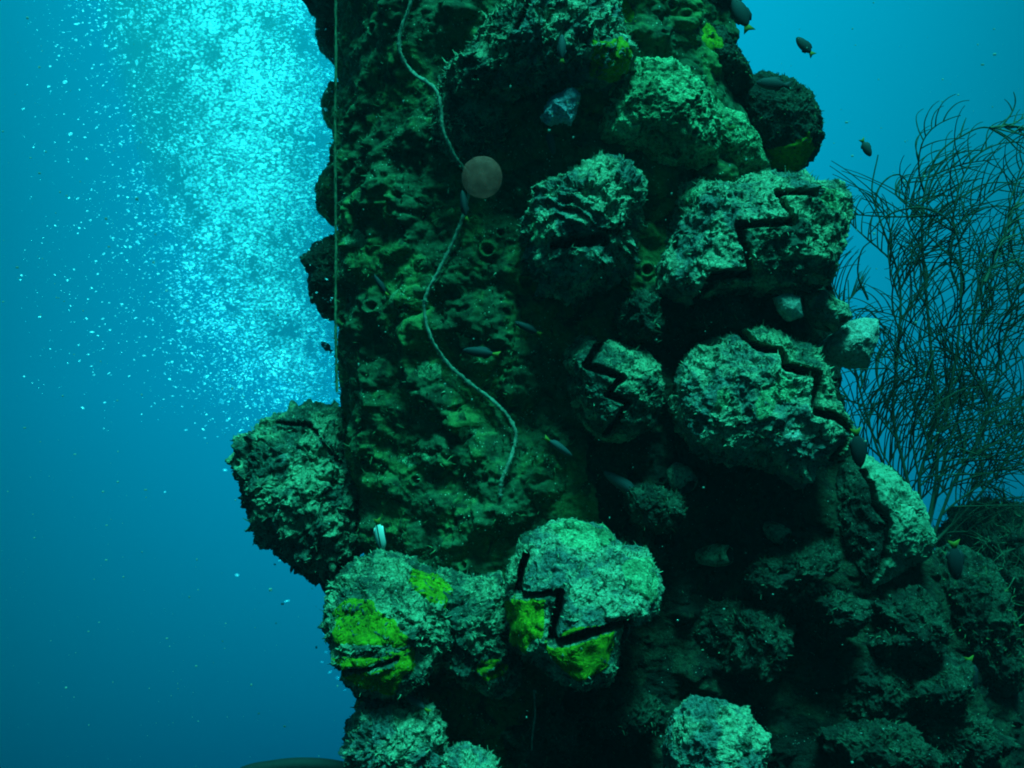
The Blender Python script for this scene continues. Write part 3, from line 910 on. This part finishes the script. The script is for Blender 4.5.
# ------------------------------------------------------------------ tube shaped sea squirts
def squirt(px, py, ang, ln, r, label, mat):
    Y = surf(px, py) - 0.002
    s = Y / CAM_F
    n = 22
    prof = []
    for k in range(n):
        t = k / (n - 1)
        prof.append((t * ln, r * (0.75 + 0.35 * math.sin(t * 2.6))))
    prof += [(ln * 1.02, r * 0.72), (ln * 0.9, r * 0.5), (ln * 0.6, r * 0.42), (ln * 0.3, r * 0.1)]
    ax = Vector((math.cos(ang), -0.75, math.sin(ang))).normalized()
    b = np.array(W(px, py, Y)) - np.array(ax) * ln * s * 0.3
    P = np.array([b + np.array(ax) * p * s for p, _ in prof])
    sides = 20
    a = np.arange(sides) * 2 * math.pi / sides
    U = np.cross(np.array(ax), (0, 0, 1.0)); U /= np.linalg.norm(U); Vv = np.cross(np.array(ax), U)
    rr = np.array([q for _, q in prof]) * s
    V = (P[:, None, :] + (U[None, None] * np.cos(a)[None, :, None] + Vv[None, None] * np.sin(a)[None, :, None]) * rr[:, None, None]).reshape(-1, 3)
    V = V + 0.0016 * np.stack([fbm(V * 150 + k * 9, 3) for k in range(3)], 1)
    i, j = np.meshgrid(np.arange(len(prof) - 1), np.arange(sides), indexing='ij'); i, j = i.ravel(), j.ravel(); jn = (j + 1) % sides
    F = np.stack([i * sides + j, i * sides + jn, (i + 1) * sides + jn, (i + 1) * sides + j], 1)
    t = thing('sea_squirt', label, 'sea squirt', b, 'sea squirts in the dark recess')
    k0 = (n) * sides
    outer = i < n
    v2, f2, _ = submesh(V, F[outer]); np_mesh('body_tube', v2, f2, M[mat], t, b)
    v2, f2, _ = submesh(V, F[~outer]); np_mesh('siphon', v2, f2, M['mantle'], t, b)


squirt(678, 474, R_(-55), 26, 12, 'pale stubby tube mouthed sea squirt under the large bright oyster', 'pale')
squirt(772, 530, R_(-30), 24, 9, 'small dim sea squirt with round mouth left of the pale smooth oyster', 'mid')
squirt(708, 556, R_(10), 34, 10, 'longish dim sea squirt lying sideways above the dim flat shell', 'mid')


# ------------------------------------------------------------------ ropes and line
def path_on_surface(pts, n, off):
    P2 = smooth_path(pts, n)
    Y = np.array([min(surf(x - 3, y), surf(x, y), surf(x + 3, y)) for x, y in P2])
    k = 9
    Ymin = np.array([Y[max(0, i - k):i + k + 1].min() for i in range(n)])
    ker = np.hanning(19); ker /= ker.sum()
    Ys = np.convolve(np.pad(Ymin, 9, 'edge'), ker, 'valid') - off
    return np.array([W(x, y, yy) for (x, y), yy in zip(P2, Ys)])


def rope(label, pts, n, off, r, mat, bump, hairs, seed, name='rope'):
    P = path_on_surface(pts, n, off)
    rng = np.random.default_rng(seed)
    rad = r * (1 + 0.35 * fbm(np.stack([np.arange(n) * 0.31, np.full(n, seed), np.zeros(n)], 1), 3))
    V, F = tube(P, rad, 7, bump, seed)
    o = np_mesh(name, V, F, M[mat])
    tag(o, label, 'rope')
    N = normals(V, F)
    tv_, tf_ = turf_blades(V, N, np.arange(len(V)), hairs, 0.0008, 0.0028, rng, up=0.0)
    np_mesh('algae_turf', tv_, tf_, M['turf_pale'], o)['kind'] = 'stuff'
    return o


rope('thin weed crusted rope winding down the middle of the column past the pinkish disc',
     [(413, -30), (410, 5), (401, 30), (400, 52), (412, 72), (434, 88), (441, 108), (443, 130), (456, 158), (470, 178), (466, 205), (455, 238),
      (438, 272), (425, 300), (428, 330), (443, 358), (468, 382), (492, 400), (509, 418), (516, 436), (510, 460), (502, 480), (500, 497)],
     320, 0.004, 0.0018, 'rope', 0.2, 1800, 3)
# the hanging line is plumb
lp = smooth_path([(334.5, -60), (336, 40), (335, 140), (336, 240), (335.5, 320), (337, 392)], 160)
P = np.array([W(x, y, 1.075) for x, y in lp])
V, F = tube(P, 0.0013, 6, 0.25, 5)
ln = tag(np_mesh('hanging_line', V, F, M['line']), 'thin straight weedy line hanging down the left edge of the column', 'line')
N = normals(V, F)
tv, tf = turf_blades(V, N, np.arange(len(V)), 400, 0.001, 0.004, RNG, up=0)
np_mesh('algae_turf', tv, tf, M['turf_green'], ln)['kind'] = 'stuff'
# thin dangling threads
for pts, lab in (([(534, 690), (535, 715), (532, 742), (533, 772)], 'short pale thread dangling below the bottom centre oyster'),):
    P = np.array([W(x, y, 0.97) for x, y in smooth_path(pts, 30)])
    V, F = tube(P, 0.0008, 5, 0.2, 4)
    tag(np_mesh('thread', V, F, M['rope']), lab, 'thread')

# black hose at the foot of the picture
P = np.array([W(x, y, 1.1) for x, y in smooth_path([(60, 1300), (120, 1000), (190, 830), (235, 780), (275, 768), (315, 766), (350, 772), (390, 790), (440, 830)], 90)])
V, F = tube(P, 0.008, 14, 0.0)
tag(np_mesh('hose', V, F, M['hose']), 'smooth black hose curving in at the bottom edge left of the piling', 'hose')

# pinkish disc: an out of focus particle in the water, lit by a flash
Yj = min(surf(482 + a_, 177 + b_) for a_ in (-20, -10, 0, 10, 20) for b_ in (-20, -10, 0, 10, 20)) - 0.035
D, F = cube_sphere(24)
s = Yj / CAM_F
c = np.array(W(482, 177, Yj))
V = D * np.array([20.5 * s, 7 * s, 21 * s]) * (1 + 0.03 * pn(D * 2.5))[:, None] + c
V2, F2 = V, F
tag(np_mesh('backscatter_disc', V2, F2, M['backscatter']), 'pinkish see through disc, a flash lit particle drifting in front of the rope', 'backscatter')


# ------------------------------------------------------------------ fish
def fish_mesh_parts():
    """unit fish: nose at +x 0.5, tail at -x 0.5, z up"""
    n, sd_ = 22, 16
    xs = np.linspace(0.5, -0.30, n)
    t = np.linspace(0, 1, n)
    h = 0.21 * np.sin(np.clip(t * 0.93 + 0.015, 0, 1) * math.pi) ** 0.62 + 0.012
    h[-5:] = np.maximum(h[-5:], 0.05)
    w = h * 0.46
    a = np.arange(sd_) * 2 * math.pi / sd_
    V = np.stack([np.repeat(xs, sd_), (w[:, None] * np.cos(a)).ravel(), (h[:, None] * np.sin(a)).ravel()], 1)
    i, j = np.meshgrid(np.arange(n - 1), np.arange(sd_), indexing='ij'); i, j = i.ravel(), j.ravel(); jn = (j + 1) % sd_
    body = (V, np.stack([i * sd_ + j, i * sd_ + jn, (i + 1) * sd_ + jn, (i + 1) * sd_ + j], 1))

    def fin(outline, th=0.012):
        o = np.array(outline, float); m = len(o)
        Va = np.stack([o[:, 0], np.full(m, th), o[:, 1]], 1); Vb = Va.copy(); Vb[:, 1] = -th
        Vc = np.vstack([Va, Vb, [[o[:, 0].mean(), th, o[:, 1].mean()], [o[:, 0].mean(), -th, o[:, 1].mean()]]])
        f = []
        for k in range(m):
            q = (k + 1) % m
            f += [(k, q, 2 * m), (q + m, k + m, 2 * m + 1), (k, k + m, q + m), (k, q + m, q)]
        return Vc, np.array(f)
    tail = fin([(-0.26, 0.04), (-0.36, 0.09), (-0.52, 0.17), (-0.46, 0.0), (-0.52, -0.17), (-0.36, -0.09), (-0.26, -0.04)])
    dorsal = fin([(0.20, 0.17), (0.10, 0.25), (-0.10, 0.26), (-0.24, 0.18), (-0.20, 0.06), (0.05, 0.15)])
    anal = fin([(0.02, -0.15), (-0.08, -0.26), (-0.22, -0.19), (-0.22, -0.06)])
    D_, F_ = cube_sphere(5)
    Ve = D_ * 0.022; eye = (np.vstack([Ve + (0.38, 0.052, 0.035), Ve + (0.38, -0.052, 0.035)]), np.vstack([F_, F_ + len(D_)]))
    return body, tail, dorsal, anal, eye


FB = fish_mesh_parts()
FISH_CACHE = {}


def fish(head, tail, Y, label, bmat='fish_dark', tmat='fish_yellow', thin=1.0, roll=0.0, depth_turn=0.1):
    key = (bmat, tmat)
    if key not in FISH_CACHE:
        ms = []
        for nm, (v, f), mm in (('body', FB[0], bmat), ('tail_fin', FB[1], tmat), ('dorsal_fin', FB[2], bmat), ('anal_fin', FB[3], bmat), ('eyes', FB[4], 'eye')):
            o = np_mesh(nm, v, f, M[mm]); ms.append((nm, o.data)); bpy.data.objects.remove(o)
        FISH_CACHE[key] = ms
    a, b = W(*head, Y), W(*tail, Y)
    L = (a - b).length
    ax = (a - b).normalized(); ax.y += depth_turn; ax.normalize()
    side = Vector((0, -1, 0)); side = (side - ax * side.dot(ax)).normalized()
    upv = ax.cross(side)
    if upv.z < 0 or (abs(upv.z) < 0.3 and upv.x > 0):
        side, upv = -side, -upv
    from mathutils import Matrix
    m = Matrix((ax, side, upv)).transposed().to_4x4()
    t = thing('fish', label, 'fish', (a + b) / 2, 'small fish round the piling')
    t.matrix_world = Matrix.Translation((a + b) / 2) @ m @ Matrix.Diagonal((L, L, L * thin, 1))
    for nm, data in FISH_CACHE[key]:
        if nm == 'eyes':
            nm = 'eye_pair'
        o = bpy.data.objects.new(nm, data); link(o, t)
    return t


fish((797, 37), (813, 56), 1.25, 'dark oval fish with a yellow tail alone in the blue water at upper right', thin=0.95)
fish((734, -2), (749, 32), 1.10, 'dark fish nosing up past the top right corner of the piling', thin=1.0)
fish((871, 156), (861, 139), 1.5, 'small pale brown fish swimming down above the sea whip', bmat='fish_grey', thin=1.0)
fish((321, 342), (332, 352), 1.35, 'tiny dark fish among the bubbles by the hanging line', thin=1.0, tmat='fish_dark')
fish((383, 550), (377, 518), surf(380, 535) - 0.03, 'bright white striped fish pointing down beside the big bulging oyster', bmat='fish_striped', thin=0.75)
fish((554, 154), (547, 128), surf(551, 140) - 0.02, 'slim pale fish with yellow tail hanging below the blue sponge', bmat='fish_grey', thin=0.6)
fish((604, 472), (643, 498), surf(622, 486) - 0.03, 'long grey fish with a yellow tail left of the stubby sea squirt', bmat='fish_grey', thin=0.55)
fish((572, 456), (544, 437), surf(558, 446) - 0.03, 'slender grey fish under the dim zigzag oyster', bmat='fish_grey', thin=0.5)
fish((861, 467), (855, 428), 0.99, 'dark fish upright against the right end of the large bright oyster', thin=0.9)
fish((957, 580), (953, 540), 1.03, 'dark fish over the top of the far right lump', thin=0.9)
fish((974, 692), (968, 656), 1.03, 'dim dark fish low over the face of the far right lump', thin=0.8)
fish((402, 693), (430, 712), 0.95, 'grey arched fish over the dark ragged lump at lower left', bmat='fish_grey', thin=0.5)
fish((757, 82), (790, 86), 1.08, 'dark blue fish resting on top of the dark round lump', thin=0.85, tmat='fish_dark')
fish((463, 350), (500, 355), surf(482, 352) - 0.03, 'dark fish with bright yellow tail crossing the rope at mid column', thin=0.6)
fish((515, 322), (542, 335), surf(528, 328) - 0.03, 'dark fish with yellow tail right of the rope at mid column', thin=0.55)
fish((562, 34), (562, 64), surf(562, 50) - 0.02, 'grey fish with yellow tail pointing up on the craggy top oyster', bmat='fish_grey', thin=0.6)
fish((462, 190), (467, 222), surf(465, 205) - 0.03, 'small dark fish with yellow tail just below the pinkish disc', thin=0.5)
fish((374, 275), (388, 296), surf(383, 288) - 0.03, 'small dark fish with yellow tail on the left half of the column', thin=0.5)
haze.hide_viewport = False


# ------------------------------------------------------------------ sea whips
def whip(label, base, stems, Y, seed, n_branch, br_len, tw, mat, name='sea_whip', r0=0.0022, arcs=()):
    rng = np.random.default_rng(seed)
    org = np.array(W(*base, Y))
    t = thing(name, label, 'sea whip', org)
    for si, (pts, dY) in enumerate(stems):
        P2 = smooth_path(pts, 70)
        yy = np.linspace(0, dY, 70) + Y
        P = np.array([W(x, y, q) for (x, y), q in zip(P2, yy)])
        V, F = tube(P, np.linspace(r0, r0 * 0.35, 70), 6, 0.08, si)
        st_ = np_mesh('stem', V, F, M[mat], t, org)
        n = n_branch[si]
        if n == 0:
            continue
        for k in range(n):
            u = 0.08 + (0.62, 0.60, 0.88, 0.50, 0.88, 0.88, 0.88)[si] * (k + rng.random() * 0.6) / max(n, 1)
            i0 = min(68, int(u * 69))
            p, T = P[i0], P[i0 + 1] - P[i0]; T /= np.linalg.norm(T)
            sgn = 1 if (k % 2) else -1
            L = br_len[si] * (0.6 + 0.7 * rng.random()) * (1.15 - 0.5 * u) * Y / CAM_F
            acc = Acc()
            # every branch arches over to one side, its twigs combed along the outside of the arch
            sag = np.array([rng.choice([-1, 1], p=[0.25, 0.75]) * rng.uniform(0.5, 1.0), rng.normal() * 0.25, rng.uniform(-0.75, 0.15)])

            def shoot(p, d, L, r, m, pull):
                out = [p.copy()]; q = p.copy()
                for h in range(m):
                    d = d + sag * pull * (0.4 + 1.2 * h / m) + rng.normal(size=3) * 0.03
                    d /= np.linalg.norm(d)
                    q = q + d * L / m
                    out.append(q.copy())
                out = np.array(out)
                V_, F_ = tube(out, np.linspace(r, r * 0.45, len(out)), 5, 0.10, int(rng.integers(1e6)))
                acc.add(V_, F_)
                return out
            side = np.cross(T, (0, 1, 0)); side = side / (np.linalg.norm(side) + 1e-9) * sgn
            a0 = R_(rng.uniform(20, 50))
            d0 = T * math.cos(a0) + side * math.sin(a0) + np.array([0, rng.normal() * 0.3, 0]); d0 /= np.linalg.norm(d0)
            b = shoot(p, d0, L, r0 * 0.6, 22, rng.uniform(0.07, 0.15))
            up_ = np.array([0, 0, 1.0])
            a1_, pl_, ln_ = R_(rng.uniform(30, 55)), rng.uniform(0.07, 0.13), rng.uniform(0.45, 0.65)
            for h in range(tw):
                i1 = 2 + int((h + rng.random() * 0.25) * 18 / tw)
                tb = b[i1 + 1] - b[i1]; tb /= np.linalg.norm(tb)
                o_ = up_ - tb * tb.dot(up_); o_ /= np.linalg.norm(o_) + 1e-9
                if rng.random() < 0.12:
                    o_ = -o_
                a1 = a1_ + R_(rng.normal() * 5)
                shoot(b[i1], tb * math.cos(a1) + o_ * math.sin(a1) + np.array([0, rng.normal() * 0.2, 0]), L * ln_ * rng.uniform(0.85, 1.15) * (1.2 - 0.7 * h / tw),
                      r0 * 0.42, 14, pl_)
            acc.build('branch', M[mat], st_, org)
    for pts in arcs:                       # the long arching tips against the open water
        P2 = smooth_path(pts, 40)
        P = np.array([W(x, y, q) for (x, y), q in zip(P2, np.linspace(0.12, 0.12 + 0.03 * rng.normal(), 40) + Y)])
        V, F = tube(P, np.linspace(r0 * 0.62, r0 * 0.3, 40), 6, 0.10, len(pts))
        np_mesh('frond', V, F, M[mat], t, org)
    return t


whip('large bushy sea whip of dark wiry curving branches behind the right side of the piling', (925, 545),
     [([(925, 545), (920, 475), (942, 424), (958, 340), (961, 268), (953, 226), (925, 208), (890, 214), (868, 235)], 0.05),
      ([(925, 545), (905, 470), (893, 412), (899, 340), (899, 280), (880, 220), (872, 190), (878, 155)], 0.12),
      ([(930, 545), (955, 480), (980, 436), (1002, 350), (1020, 280), (1032, 230)], 0.02),
      ([(925, 545), (938, 450), (930, 340), (922, 240), (925, 190), (938, 155), (962, 136), (990, 128), (1030, 152)], 0.16),
      ([(932, 545), (975, 500), (1010, 455), (1040, 400)], 0.10),
      ([(922, 540), (890, 480), (868, 420), (852, 350), (848, 280)], 0.22),
      ([(926, 540), (950, 440), (980, 360), (986, 300), (1000, 255)], 0.26)],
     1.36, 4, [16, 15, 16, 13, 15, 17, 15], [150, 130, 150, 95, 150, 140, 145], 11, 'whip', r0=0.0023,
     arcs=[[(927, 199), (939, 178), (955, 170), (980, 166)], [(926, 204), (948, 190), (964, 182), (984, 178)],
           [(930, 172), (944, 160), (962, 152), (984, 150)], [(940, 214), (966, 194), (990, 183), (1030, 184)],
           [(875, 206), (878, 190), (888, 178), (900, 175), (909, 186), (908, 200)], [(960, 137), (963, 126), (966, 118)],
           [(950, 230), (975, 212), (1000, 206), (1028, 212)], [(990, 128), (1006, 138), (1018, 150), (1030, 156)],
           [(900, 290), (915, 262), (938, 250), (958, 256)], [(958, 300), (985, 270), (1010, 262), (1034, 268)],
           [(868, 300), (858, 275), (862, 250), (876, 238)], [(886, 330), (868, 310), (852, 312), (842, 326)]])
whip('pale encrusted sea whip stem leaning in from the right frame edge', (1030, 330),
     [([(985, 282), (1001, 245), (1014, 208), (1030, 190)], 0.02), ([(990, 128), (1012, 126), (1040, 131)], 0.0)],
     1.33, 9, [9, 5], [46, 30], 2, 'whip_pale', r0=0.0022)

# ------------------------------------------------------------------ bubbles
D1, F1 = cube_sphere(4)
bm_big = None


def bubble_sites(n, rng):
    out = np.zeros((0, 3))
    while len(out) < n:
        m = 60000
        py = -60 + 500 * rng.random(m) ** 1.15
        f = np.clip(py / 420, 0, 1)
        px = 228 + 60 * f + 14 * np.sin(py / 55.0) + rng.normal(size=m) * (62 - 18 * f)
        stray = rng.random(m) < 0.08
        px = np.where(stray, 345 - np.minimum(rng.gamma(2.2, 62.0, m), 330), px)
        ok = (px > 20) & (px < 352) & ~((py > 350) & (rng.random(m) < (py - 350) / 90))
        # clumps and lanes
        z = np.zeros(m)
        cl = pn(np.stack([px / 34.0, py / 30.0, z + 3.3], 1)) + 0.6 * pn(np.stack([px / 13.0, py / 11.0, z + 8.3], 1))
        ok &= cl > rng.uniform(-1.0, 0.25, m)
        out = np.concatenate([out, np.stack([px, py, 1.22 + 0.42 * rng.random(m)], 1)[ok]])
    return [tuple(r) for r in out[:n]]


rb = np.random.default_rng(77)
N_BIG, N_SMALL = 300, 62000
mesh_b = None
S0 = bubble_sites(N_BIG, rb)
extra = [(331, 640, 1.4), (326, 652, 1.4), (336, 660, 1.4), (322, 662, 1.42), (330, 672, 1.42), (338, 678, 1.4), (325, 634, 1.4), (345, 690, 1.4),
         (110, 330, 1.6), (92, 332, 1.6), (165, 492, 1.5), (275, 400, 1.5), (262, 398, 1.5), (287, 601, 1.5), (180, 45, 1.7), (76, 40, 1.8), (65, 82, 1.8),
         (237, 575, 1.5), (280, 560, 1.5), (225, 470, 1.5), (205, 438, 1.5), (186, 430, 1.5), (240, 420, 1.5)]
S0 = S0[:N_BIG - len(extra)] + extra
for k, (px, py, Y) in enumerate(S0):
    s = Y / CAM_F
    if mesh_b is None:
        o = np_mesh('bubble', D1, F1, M['bubble']); mesh_b = o.data
    else:
        o = bpy.data.objects.new('bubble', mesh_b); link(o)
    isx = k >= len(S0) - len(extra)
    r = s * ((1.0 + 1.4 * rb.random() ** 2) if not isx else (1.1 + 0.9 * rb.random()))
    o.location = W(px, py, Y)
    o.scale = (r * rb.uniform(1.1, 1.9), r * rb.uniform(0.9, 1.3), r * rb.uniform(0.55, 0.8))
    o.rotation_euler = (0, rb.normal() * 0.35, rb.random() * 3)
    tag(o, 'shiny air bubble rising in the water left of the piling', 'bubble', 'air bubbles left of the piling')
# the fine bubbles, past counting
D2, F2 = cube_sphere(1)
D2b, F2b = cube_sphere(2)
sm = bubble_sites(N_SMALL, rb)
pos = np.array([W(*q) for q in sm]); sc_ = np.array([q[2] for q in sm]) / CAM_F
n = len(pos)
r = sc_ * (0.26 + 1.05 * rb.random(n) ** 5)
sx = rb.uniform(1.0, 1.9, n); sz = rb.uniform(0.55, 0.85, n); tilt_ = rb.normal(size=n) * 0.35
loc = D2b[None] * np.stack([r * sx, r, r * sz], 1)[:, None, :]
ca, sa = np.cos(tilt_)[:, None], np.sin(tilt_)[:, None]
X_ = loc[:, :, 0] * ca - loc[:, :, 2] * sa; Z_ = loc[:, :, 0] * sa + loc[:, :, 2] * ca
Vb = np.stack([X_, loc[:, :, 1], Z_], 2) + pos[:, None, :]
Fb = (F2b[None] + (np.arange(n) * len(D2b))[:, None, None]).reshape(-1, 4)
bc = np_mesh('bubble_cloud', Vb.reshape(-1, 3), Fb, M['bubble'])
bc['kind'] = 'stuff'; bc['label'] = 'dense cloud of fine air bubbles rising left of the piling'; bc['category'] = 'bubbles'

# the finest air, too small to see one by one, as a pale mist through the plume
mm, mnt, mb, mo = nodemat('bubble_mist')
mnt.nodes.remove(mb)
mv = mnt.nodes.new('ShaderNodeVolumePrincipled')
mv.inputs['Color'].default_value = (0.25, 0.95, 1.0, 1); mv.inputs['Density'].default_value = 1.6
mv.inputs['Anisotropy'].default_value = 0.1
mnt.links.new(mv.outputs[0], mo.inputs['Volume'])
Dm, Fm = cube_sphere(20)
Vm = Dm * np.array([0.135, 0.30, 0.42]) * (1 + 0.22 * fbm(Dm * 1.6 + 4, 2))[:, None]
Vm[:, 0] += -0.09 * Vm[:, 2] / 0.40
mist = np_mesh('bubble_mist', Vm + np.array(W(238, 70, 1.46)), Fm, mm)
mist['kind'] = 'stuff'

# drifting flakes in the water
n = 2200
Yf = rb.uniform(0.6, 2.6, n)
pos = np.array([W(x, y, q) for x, y, q in zip(rb.uniform(-60, 1084, n), rb.uniform(-60, 828, n), Yf)])
r = Yf / CAM_F * (0.35 + 1.7 * rb.random(n) ** 5)
Vb = D2[None] * r[:, None, None] * rb.uniform(0.5, 1.3, (n, 1, 3)) + pos[:, None, :]
Fb = (F2[None] + (np.arange(n) * len(D2))[:, None, None]).reshape(-1, 4)
fl = np_mesh('drifting_flakes', Vb.reshape(-1, 3), Fb, M['snow'])
fl['kind'] = 'stuff'
